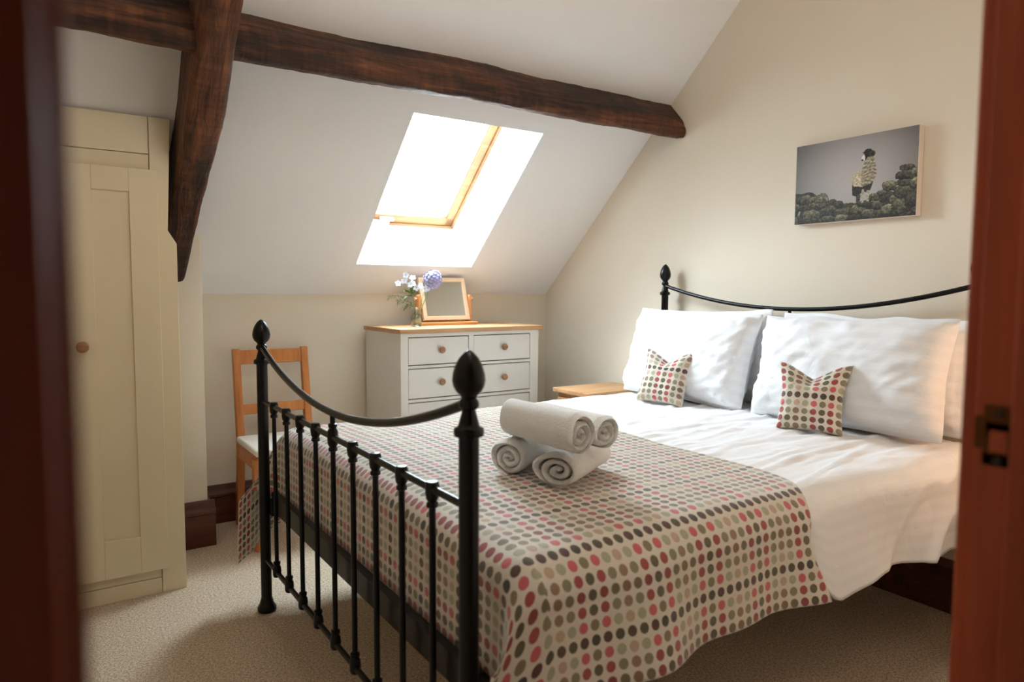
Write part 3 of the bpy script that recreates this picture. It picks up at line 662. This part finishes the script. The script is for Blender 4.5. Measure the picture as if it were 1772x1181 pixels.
# ------------------------------------------------------------------ bedding
YC = (YN+YFAR)/2
mt = obj('mattress', box(-2.07, -0.10, YN+0.035, YFAR-0.035, 0.436, 0.645, 0.03, 3), M['mattress'], smooth=True)
tag(mt, 'thick pale mattress lying under the white duvet', 'mattress')
HWF, RS = 0.742, 0.085      # flat half width, side radius
XE, RE = -2.032, 0.052       # foot edge, radius
def drape(u, v, lift=0.0, flare=0.16, folds=1.0, foot=True, rough=1.0):
    """u: cloth distance measured like x (falls over the foot below XE); v: signed cloth distance from the bed's centre line"""
    sgn = 1 if v >= 0 else -1; av = abs(v)
    # side
    if av <= HWF: y, dv, ny = av, 0.0, 0.0
    elif av <= HWF+RS*pi/2:
        a = (av-HWF)/RS; y = HWF+RS*sin(a); dv = RS*(1-cos(a)); ny = sin(a)
    else:
        e = av-HWF-RS*pi/2; y = HWF+RS+flare*e; dv = RS+e*sqrt(1-flare*flare); ny = 1.0
    # foot
    if (not foot) or u >= XE: x, du, nx = u, 0.0, 0.0
    elif u >= XE-RE*pi/2:
        a = (XE-u)/RE; x = XE-RE*sin(a); du = RE*(1-cos(a)); nx = sin(a)
    else:
        e = XE-u-RE*pi/2; x = XE-RE-0.02*e; du = RE+e; nx = 1.0
    aover = max(0, XE-u) if foot else 0.0
    crown = 0.022*(1-min(1, (y/0.9)**2)) + 0.006*nz(u*2.0, v*2.0, 1.0)
    if dv > 0 and aover > 0:       # hanging corner: swings out past the post
        b = sm(0.0, 0.20, av-HWF)
        xs_ = XE - RE*0.9*sm(0, .12, aover) - aover*0.50
        zs_ = dv + aover*(0.62 if sgn < 0 else 0.45)
        xq = x*(1-b)+xs_*b; dq = max(du, dv)*(1-b) + zs_*b
        if b < 1: dq = (du+dv*0.6)*(1-b) + zs_*b
        x, dz = xq, dq
    else: dz = du+dv
    dep = dv/0.3
    hang = folds*dep*(0.020*sin(u*9.0+1.2*sgn) + 0.012*sin(u*21+0.7) + 0.010*nz(u*6, v*2, 4))
    y += hang*ny + lift*ny
    x -= lift*nx
    w = rough*(0.0035*nz(u*7, v*7, 2)+0.002*nz(u*18, v*9, 6))
    z = 0.672 + crown + lift*(1-max(ny, nx)) - dz + w*(1-max(nx, ny))
    return Vector((x, YC+sgn*y, z))

# duvet: head edge turned down, pulled wrinkles
def duvet():
    nu, nv = 190, 210; U0, U1, V = -2.03, 0.03, 1.085; v, uv, f = [], [], []
    for j in range(nv):
        tv = -V+2*V*j/(nv-1)
        for i in range(nu):
            u = U0+(U1-U0)*i/(nu-1)
            head = sm(-0.5, 0.0, u)
            under = sm(-1.05, -1.22, u)
            if abs(tv) > HWF: tv_ = (1 if tv > 0 else -1)*(HWF+(abs(tv)-HWF)*(1-0.30*under))
            else: tv_ = tv
            vv = tv_*(1+0.018*head*(abs(tv) > HWF)*1.0*(abs(tv)-HWF)/0.3)
            p = drape(min(u, 0.2), vv, 0.0, 0.10, 0.7, foot=False)
            # rounded head end
            if u > -0.16:
                e = u+0.16; a = min(e/0.075, pi/2); p.x = -0.16+0.075*sin(a); p.z -= 0.075*(1-cos(a)) + max(0, e-0.075*pi/2)
            # wrinkles: long creases running towards the pillows on top, slanting gathers on the side
            top = 1-sm(HWF-0.05, HWF+0.08, abs(tv))
            q = nz(u*1.6+3, tv*13+0.7*sin(u*3), 8.0); cr_ = max(0, 1-abs(q)*4.5)
            q2 = nz(u*2.4+9, tv*24, 5.0); cr2 = max(0, 1-abs(q2)*4)
            p.z += top*(0.0085*cr_ + 0.0045*cr2)*sm(-1.25, -1.0, u)
            side = (1-top)*(1-under)
            r1 = nz((u+abs(tv)*0.8)*5, (u-abs(tv))*1.5, 3.0); r2 = max(0, 1-abs(r1)*3.2)
            p.y += (1 if tv > 0 else -1)*side*(0.024*r2*sm(-1.2, -0.3, u) + 0.012*nz(u*4, tv*4, 7))
            if under > 0: p.y -= (1 if tv > 0 else -1)*0.008*under*(1-top)
            if abs(tv) > 1.0: p.z += 0.018*nz(u*1.8, 3.3)*(abs(tv)-1.0)/0.085 + 0.006*sin(u*14)*(abs(tv)-1.0)/0.085
            p.x = max(min(p.x, -0.085), -2.08)
            v.append(p); uv.append((u, tv))
    for j in range(nv-1):
        for i in range(nu-1):
            f.append([j*nu+i, j*nu+i+1, (j+1)*nu+i+1, (j+1)*nu+i])
    o = obj('duvet', (v, f), M['duvet'], smooth=True, uv=uv)
    m = o.modifiers.new('thickness', 'SOLIDIFY'); m.thickness = 0.012; m.offset = -1
    return tag(o, 'white satin-stripe duvet spread over the bed under the dotted blanket', 'duvet')
duvet()
def blanket():
    nu, nv = 200, 330; v, uv, f = [], [], []
    V = 1.055
    for j in range(nv):
        tv = -V+(2*V+0.125)*j/(nv-1)      # hangs lower on the far side
        for i in range(nu):
            a = i/(nu-1)
            u1 = -1.095 + 0.012*sin(tv*2.2) + 0.010*nz(tv*3, 5) - 0.085*sm(0.68, 0.92, abs(tv)) + 0.04*sm(0.90, 1.08, abs(tv))
            u0 = -2.318 + 0.012*nz(tv*3, 9)
            u = u0+(u1-u0)*a
            p = drape(u, tv, 0.009, 0.16, 1.0, rough=0.8)
            v.append(p); uv.append((u+20*6*PITCH_DOT, tv+20*6*PITCH_DOT))
    for j in range(nv-1):
        for i in range(nu-1): f.append([j*nu+i, j*nu+i+1, (j+1)*nu+i+1, (j+1)*nu+i])
    # phase of the pattern: a dark row lies along the near edge of the bed, a dark red column at u = -1.77
    pv = (-0.776-0.5*PITCH_DOT); pu = (-1.77-0.5*PITCH_DOT)
    uv = [(a-pu-(-0), b-pv) for a, b in uv]
    o = obj('dotted_blanket', (v, f), M['dots'], smooth=True, uv=uv)
    m = o.modifiers.new('thickness', 'SOLIDIFY'); m.thickness = 0.005; m.offset = -1
    return tag(o, 'beige wool blanket woven with rows of coloured dots across the foot of the bed', 'blanket')
blanket()

# pillows: local x across, local z up, local -y the front face
def pillow_mesh(w, h, t, seed, flange=0.0, nu=54, nv=40, pinch=0.035, wr=0.006, chop=0.0, uvo=(0, 0)):
    verts, faces, uvs = [], [], []
    def P(a, b, side):
        u, v = 2*a-1, 2*b-1
        fx, fz = 1-flange/(w/2), 1-flange/(h/2)
        uu, vv = min(1, abs(u)/fx), min(1, abs(v)/fz)
        th = t/2*((1-uu**3)*(1-vv**3))**0.42
        x = u*w/2*(1-pinch*(1-v*v)*2*(abs(u)**3)); z = v*h/2*(1-pinch*(1-u*u)*2*(abs(v)**3))
        if not chop: x *= 1-0.035*abs(v)**5; z *= 1-0.04*abs(u)**5
        crease = max(0, 1-abs(nz(u*2.2+seed, v*2.2, seed))*5)
        rad = nz(math.atan2(v, u)*3+seed, 1.0, seed)*min(1, (u*u+v*v))
        fold = max(0, 1-abs(nz((u+v)*1.1+seed, (u-v)*4.2, seed+2))*4.5) + 0.6*max(0, 1-abs(nz((u-v*0.4)*1.3-seed, (u*0.4+v)*6, seed+4))*5)
        th2 = th + (wr*1.3*rad + wr*crease*0.3 + wr*0.9*fold*(0.35+0.65*(u*u+v*v)/2) + wr*0.3*nz(u*4, v*4, seed+side))*min(1, th/(t*0.12))
        if chop:
            k = max(0, 1-abs(u)/0.8)**1.25; top = sm(0.05, 1.0, v)
            z -= chop*k*top*1.0; x += u*0.012*top; th2 *= 1-0.45*k*top
            th2 += -0.004*max(0, 1-abs(u*1.0+ (1-v)*0.5)*6)*top
        else:
            z += 0.012*nz(u*2.5+seed, 7)*(v > 0)*v
        y = side*(th2+0.0012) + 0.006*nz(u*3, v*3, seed+5)*(1 if flange else 0.3)
        return Vector((x, y, z)), (a*w+uvo[0], b*h+uvo[1])
    for side in (-1, 1):
        o = len(verts)
        for j in range(nv):
            for i in range(nu):
                p, q = P(i/(nu-1), j/(nv-1), side); verts.append(p); uvs.append(q)
        for j in range(nv-1):
            for i in range(nu-1):
                q = [o+j*nu+i, o+j*nu+i+1, o+(j+1)*nu+i+1, o+(j+1)*nu+i]; faces.append(q if side < 0 else q[::-1])
    N = nu*nv
    ring = [i for i in range(nu)] + [j*nu+nu-1 for j in range(1, nv)] + [(nv-1)*nu+i for i in range(nu-2, -1, -1)] + [j*nu for j in range(nv-2, 0, -1)]
    for k in range(len(ring)):
        a, b = ring[k], ring[(k+1) % len(ring)]; faces.append([b, a, a+N, b+N])
    return verts, faces, uvs
def pillow(name, mesh, mat, base, tilt, turn, roll, h, label, cat, group):
    """base: point under the pillow's lower edge; tilt: lean back; turn: about the vertical"""
    v, f, uv = mesh
    # front faces -X of the room: local x -> -Y, local -y -> -X
    R = Matrix.Rotation(turn, 4, 'Z') @ Matrix.Rotation(-pi/2, 4, 'Z') @ Matrix.Rotation(-tilt, 4, 'X') @ Matrix.Rotation(roll, 4, 'Y') @ Matrix.Translation((0, 0, h/2))
    o = obj(name, ([R @ p for p in v], f), mat, None, smooth=True, uv=uv); o.location = base
    return tag(o, label, cat, group)
rad = math.radians
BT = 0.690
pillow('pillow', pillow_mesh(0.75, 0.43, 0.11, 2.2, 0.02, wr=0.010), M['pillow'], (-0.165, -1.475, BT+0.006), rad(2), 0, rad(-1.5), 0.43, 'white pillow standing against the headboard behind the front pillow, beside the bedside table', 'pillow', 'pillows at the headboard')
pillow('pillow', pillow_mesh(0.78, 0.43, 0.11, 7.7, 0.03, wr=0.010), M['pillow'], (-0.165, -2.255, BT+0.006), rad(2), 0, rad(1), 0.43, 'white pillow standing against the headboard behind the front pillow, on the doorway side', 'pillow', 'pillows at the headboard')
pillow('pillow', pillow_mesh(0.77, 0.45, 0.20, 4.1, 0.012, wr=0.013), M['pillow'], (-0.350, -1.455, BT-0.002), rad(16), rad(-1), rad(1), 0.45, 'plump white front pillow behind the dotted cushion on the bedside table side', 'pillow', 'pillows at the headboard')
pillow('pillow', pillow_mesh(0.77, 0.45, 0.21, 9.4, 0.012, wr=0.013), M['pillow'], (-0.350, -2.250, BT-0.002), rad(16), rad(2), rad(-1), 0.45, 'plump white front pillow behind the dotted cushion on the doorway side', 'pillow', 'pillows at the headboard')
p6 = 6*PITCH_DOT
pillow('dotted_cushion', pillow_mesh(0.235, 0.265, 0.09, 1.3, 0.0, 40, 40, 0.05, 0.004, 0.05, (p6*10+0.09, p6*10+0.03)), M['dots'], (-0.500, -1.487, BT+0.002), rad(25), rad(16), rad(2), 0.265, 'small dotted cushion with pinched top on the pillow nearer the bedside table', 'cushion', 'dotted cushions')
pillow('dotted_cushion', pillow_mesh(0.235, 0.265, 0.095, 3.6, 0.0, 40, 40, 0.05, 0.004, 0.05, (p6*10+0.055, p6*10+0.06)), M['dots'], (-0.512, -2.245, BT+0.002), rad(18), rad(20), rad(0), 0.265, 'small dotted cushion with pinched top on the pillow nearer the doorway', 'cushion', 'dotted cushions')

# ------------------------------------------------------------------ towels
def towel_mesh(L, rx, rz, turns, seed, th=0.017):
    """rolled towel lying along local x, resting on z = 0"""
    nt, nl = int(26*turns), 26; R = max(rx, rz); v, f = [], []
    def cs(k, off):      # spiral cross-section
        t = k/nt; a = 2*pi*turns*t - 1.75 + 0.15*sin(seed); r = R - t*(R-0.010) - off*sm(-0.02, 0.10, t) - 0.75*(R-0.010)/turns*(1-sm(0.0, 0.13, t))
        r = max(r, 0.001); wob = 1+0.09*nz(cos(a)*1.3+seed, sin(a)*1.3, t*3)
        return cos(a)*r*wob*rx/R, sin(a)*r*wob*rz/R
    th_ = min(th, (R-0.010)/turns*0.97)
    for side, off in ((0, 0.0), (1, th_)):
        for k in range(nt+1):
            y, z = cs(k, off)
            for i in range(nl):
                s = i/(nl-1); x = (s-0.5)*L
                e = min(s, 1-s)*L; rnd = 0.0
                if e < 0.012: rnd = (1-sqrt(max(0, 1-(1-e/0.012)**2)))*th_*0.5
                yy, zz = (cs(k, off + (rnd if side == 0 else -rnd)))
                tele = 0.010*nz(k*0.13+seed, 2.0 if s > .5 else 5.0)*(abs(s-0.5)*2)**6 - 0.004*(k/nt)*(1 if s > .5 else -1)*(abs(s-0.5)*2)**6
                n_ = 1+0.04*nz(x*14, yy*16, zz*16+seed)+0.012*nz(x*60, yy*60, zz*60)
                v.append(Vector((x+tele, yy*n_, zz*n_+rz)))
    S = (nt+1)*nl
    for k in range(nt):
        for i in range(nl-1):
            a = k*nl+i; f.append([a, a+1, a+nl+1, a+nl]); b = S+a; f.append([b, b+nl, b+nl+1, b+1])
        for i in (0, nl-1):
            a = k*nl+i; q = [a, a+nl, S+a+nl, S+a]; f.append(q if i == 0 else q[::-1])
    for k in (0, nt):
        for i in range(nl-1):
            a = k*nl+i; q = [a, S+a, S+a+1, a+1]; f.append(q if k == 0 else q[::-1])
    bm = bmesh.new(); vs = [bm.verts.new(p) for p in v]
    for q in f:
        try: bm.faces.new([vs[i] for i in q])
        except ValueError: pass
    bmesh.ops.recalc_face_normals(bm, faces=bm.faces[:]); return bmvf(bm)
def towel(mesh, loc, ang, label, pitch=0.0):
    o = obj('rolled_towel', mesh, M['terry'], smooth=True); o.location = loc; o.rotation_euler = (0, pitch, ang)
    return tag(o, label, 'towel', 'rolled towels on the blanket')
TZ = 0.689
ax = math.atan2(0.48, 0.88)
def tl(fx, fy, L, a): return (fx+cos(a)*L/2, fy+sin(a)*L/2)
L = 0.27
x, y = tl(-1.775, -2.160, L, ax); towel(towel_mesh(L, 0.066, 0.060, 2.9, 1.0), (x, y, TZ), ax, 'rolled white towel at the bottom of the pile, on the side by the chair')
x, y = tl(-1.735, -2.325, L, ax); towel(towel_mesh(L, 0.080, 0.056, 2.8, 4.0), (x, y, TZ-0.002), ax, 'wide flattened towel roll at the bottom of the pile, nearer the doorway')
ay = math.atan2(-0.99, 0.06)
towel(towel_mesh(0.305, 0.058, 0.063, 2.9, 2.0), (-1.725, -2.255, TZ+0.098), ay, 'rolled white towel on top of the pile, towards the footboard')
towel(towel_mesh(0.29, 0.056, 0.054, 2.8, 5.5), (-1.612, -2.228, TZ+0.096), ay, 'rolled white towel on top of the pile, towards the pillows')

# ------------------------------------------------------------------ picture on the gable wall
PY1, PY2, PZ1, PZ2 = -1.843, -2.360, 1.505, 1.844
pic = thing('canvas_picture', (0, (PY1+PY2)/2, PZ1), 'canvas picture of a sheep on a stone wall hanging above the bed', 'picture')
sub('canvas', box(-0.04, -0.001, PY2, PY1, PZ1, PZ2, 0.002), M['canvas'], pic, pic)
def picture():
    nx, nz_ = 330, 216
    rnd = random.Random(11)
    stones = []
    def put(cx, cy, rx, ry, a=0.0, tone=None): stones.append((cx, cy, rx, ry, a, tone if tone is not None else rnd.uniform(0.55, 1.15), rnd.random()*9))
    # picture space: x 0..1 left to right, y 0..1 bottom to top
    for r_ in range(4):
        for c_ in range(7):
            x = 0.02+c_*0.062+rnd.uniform(-.015, .015)+(r_ % 2)*0.03; y = 0.04+r_*0.085+rnd.uniform(-.012, .012)
            if y < 0.37-max(0, x-0.22)*0.9: put(x, y, rnd.uniform(.034, .05), rnd.uniform(.034, .05), rnd.uniform(-.4, .4))
    for a_ in ((.30, .13, .075, .058), (.15, .08, .075, .07), (.22, .22, .065, .035), (.24, .28, .06, .03), (.44, .10, .075, .05), (.30, .04, .05, .03), (.42, .035, .06, .035), (.55, .12, .06, .045), (.67, .06, .075, .048), (.61, .18, .05, .03), (.72, .16, .055, .045), (.81, .09, .065, .045), (.53, .03, .05, .03),
               (.69, .25, .045, .035), (.78, .24, .055, .05), (.74, .29, .04, .025), (.86, .20, .05, .05), (.92, .11, .09, .10), (.93, .27, .085, .06), (.80, .36, .05, .042), (.92, .38, .06, .035), (.91, .465, .062, .042), (.925, .55, .05, .026), (.985, .46, .03, .06), (.99, .36, .04, .05), (.97, .17, .05, .06)): put(*a_)
    def inside(poly, x, y):
        c = False; n = len(poly)
        for i in range(n):
            x1, y1 = poly[i]; x2, y2 = poly[i-1]
            if (y1 > y) != (y2 > y) and x < (x2-x1)*(y-y1)/(y2-y1)+x1: c = not c
        return c
    body = [(.497, .50), (.515, .545), (.545, .575), (.575, .59), (.588, .64), (.595, .70), (.605, .75), (.64, .775), (.668, .75), (.678, .68), (.69, .60), (.695, .52), (.68, .45), (.655, .42), (.62, .40), (.58, .385), (.545, .40), (.52, .40), (.50, .43)]
    rear = [(.500, .44), (.505, .30), (.525, .285), (.55, .29), (.575, .31), (.60, .33), (.625, .31), (.65, .34), (.672, .44)]
    legs = [[(.535, .30), (.575, .30), (.568, .205), (.54, .205)], [(.582, .36), (.600, .36), (.598, .195), (.580, .195)], [(.620, .34), (.642, .34), (.640, .21), (.622, .21)]]
    head = [(.577, .745), (.572, .715), (.580, .695), (.600, .695), (.612, .72), (.625, .735), (.655, .73), (.672, .76), (.668, .79), (.655, .80), (.64, .825), (.615, .83), (.598, .82), (.590, .80), (.575, .79), (.592, .775)]
    muzzle = [(.573, .745), (.570, .71), (.580, .694), (.598, .700), (.600, .73), (.592, .768)]
    cols = []
    for j in range(nz_+1):
        for i in range(nx+1):
            x, y = i/nx, j/nz_
            g = 1-0.75*((x-.52)**2*1.6+(y-.5)**2*0.9)
            c = [178*g, 171*g, 167*g]
            if y < 0.40+0.06*nz(x*9, 2)-max(0, x-0.12)*0.9 and x < 0.26:      # blurred bush behind the wall
                k = 0.8+0.5*nz(x*30, y*30, 4); c = [62*k, 64*k, 52*k]
            edge = 0.19+0.02*nz(x*14, 1)+0.02*nz(x*60, 1)
            if y < edge+0.02:      # grass and earth behind the stones
                k = 0.75+0.7*nz(x*46, y*22, 2); c = [66*k+14, 68*k+12, 36*k+8]
            if y < 0.17: k = 0.5+0.4*nz(x*30, y*30, 3); c = [44*k+8, 42*k+8, 26*k+6]
            for cx, cy, rx, ry, a, tone, sd in stones:
                if abs(x-cx) > rx*1.3 or abs(y-cy) > rx*1.9+0.02: continue
                dx, dy = x-cx, (y-cy); ca, sa = cos(a*.5), sin(a*.5); ex, ey = (dx*ca+dy*0.65*sa)/(rx*1.12), (dy*ca-dx*sa)/(ry*1.35)
                d = (abs(ex)**2.6+abs(ey)**2.6) + 0.55*nz(x*22+sd, y*16, sd)+0.25*nz(x*60, y*45, sd)
                if d < 1:
                    l = tone*(0.22+0.72*(ey*0.5+0.5)+0.45*nz(x*60, y*45, sd))*(1.0 if d < .8 else 0.55)
                    c = [max(14, 140*l), max(14, 133*l), max(10, 104*l)]
            if inside(rear, x, y): k = 0.7+0.5*nz(x*80, y*30); c = [58*k, 52*k, 38*k]
            for q, lg in enumerate(legs):
                if inside(lg, x, y): k = (0.45 if q == 0 else 1.25)+0.4*nz(x*60, y*40); c = [130*k, 122*k, 106*k]
            if inside(body, x, y):
                cu = sin(y*150+4*nz(x*20, y*10)+30*abs(x-.64))
                k = 0.85+0.35*nz(x*60, y*50)+(0.15*cu if x > .585 and y < .70 else 0.05)
                sh = 1.0 if x < .575 else 0.82
                c = [208*k*sh, 192*k*sh, 160*k*sh]
            if inside(head, x, y): k = 0.7+0.5*nz(x*50, y*50, 9); c = [34*k, 28*k, 24*k]
            if inside(muzzle, x, y): c = [226, 220, 214]
            if (x-.578)**2+((y-.704)*.65)**2 < .00007: c = [40, 34, 32]
            hr = sqrt((x-.655)**2+((y-.765)*.65)**2)
            if .012 < hr < .024: k = .8+.4*sin(hr*900); c = [74*k, 62*k, 46*k]
            cols.append(tuple(max(3, min(255, q)) for q in c))
    v = [(-0.0412, PY1+(PY2-PY1)*i/nx, PZ1+(PZ2-PZ1)*j/nz_) for j in range(nz_+1) for i in range(nx+1)]
    f = [[j*(nx+1)+i, j*(nx+1)+i+1, (j+1)*(nx+1)+i+1, (j+1)*(nx+1)+i] for j in range(nz_) for i in range(nx)]
    k = NT('printed_sheep_photograph', 0.6)
    at = k.n('ShaderNodeAttribute', attribute_name='print'); k.base(at.outputs['Color'])
    o = sub('print', (v, f), k.m, pic, pic)
    ca = o.data.color_attributes.new('print', 'FLOAT_COLOR', 'POINT')
    flat = []
    for c in cols: flat += list(srgb(*c))
    ca.data.foreach_set('color', flat)
picture()
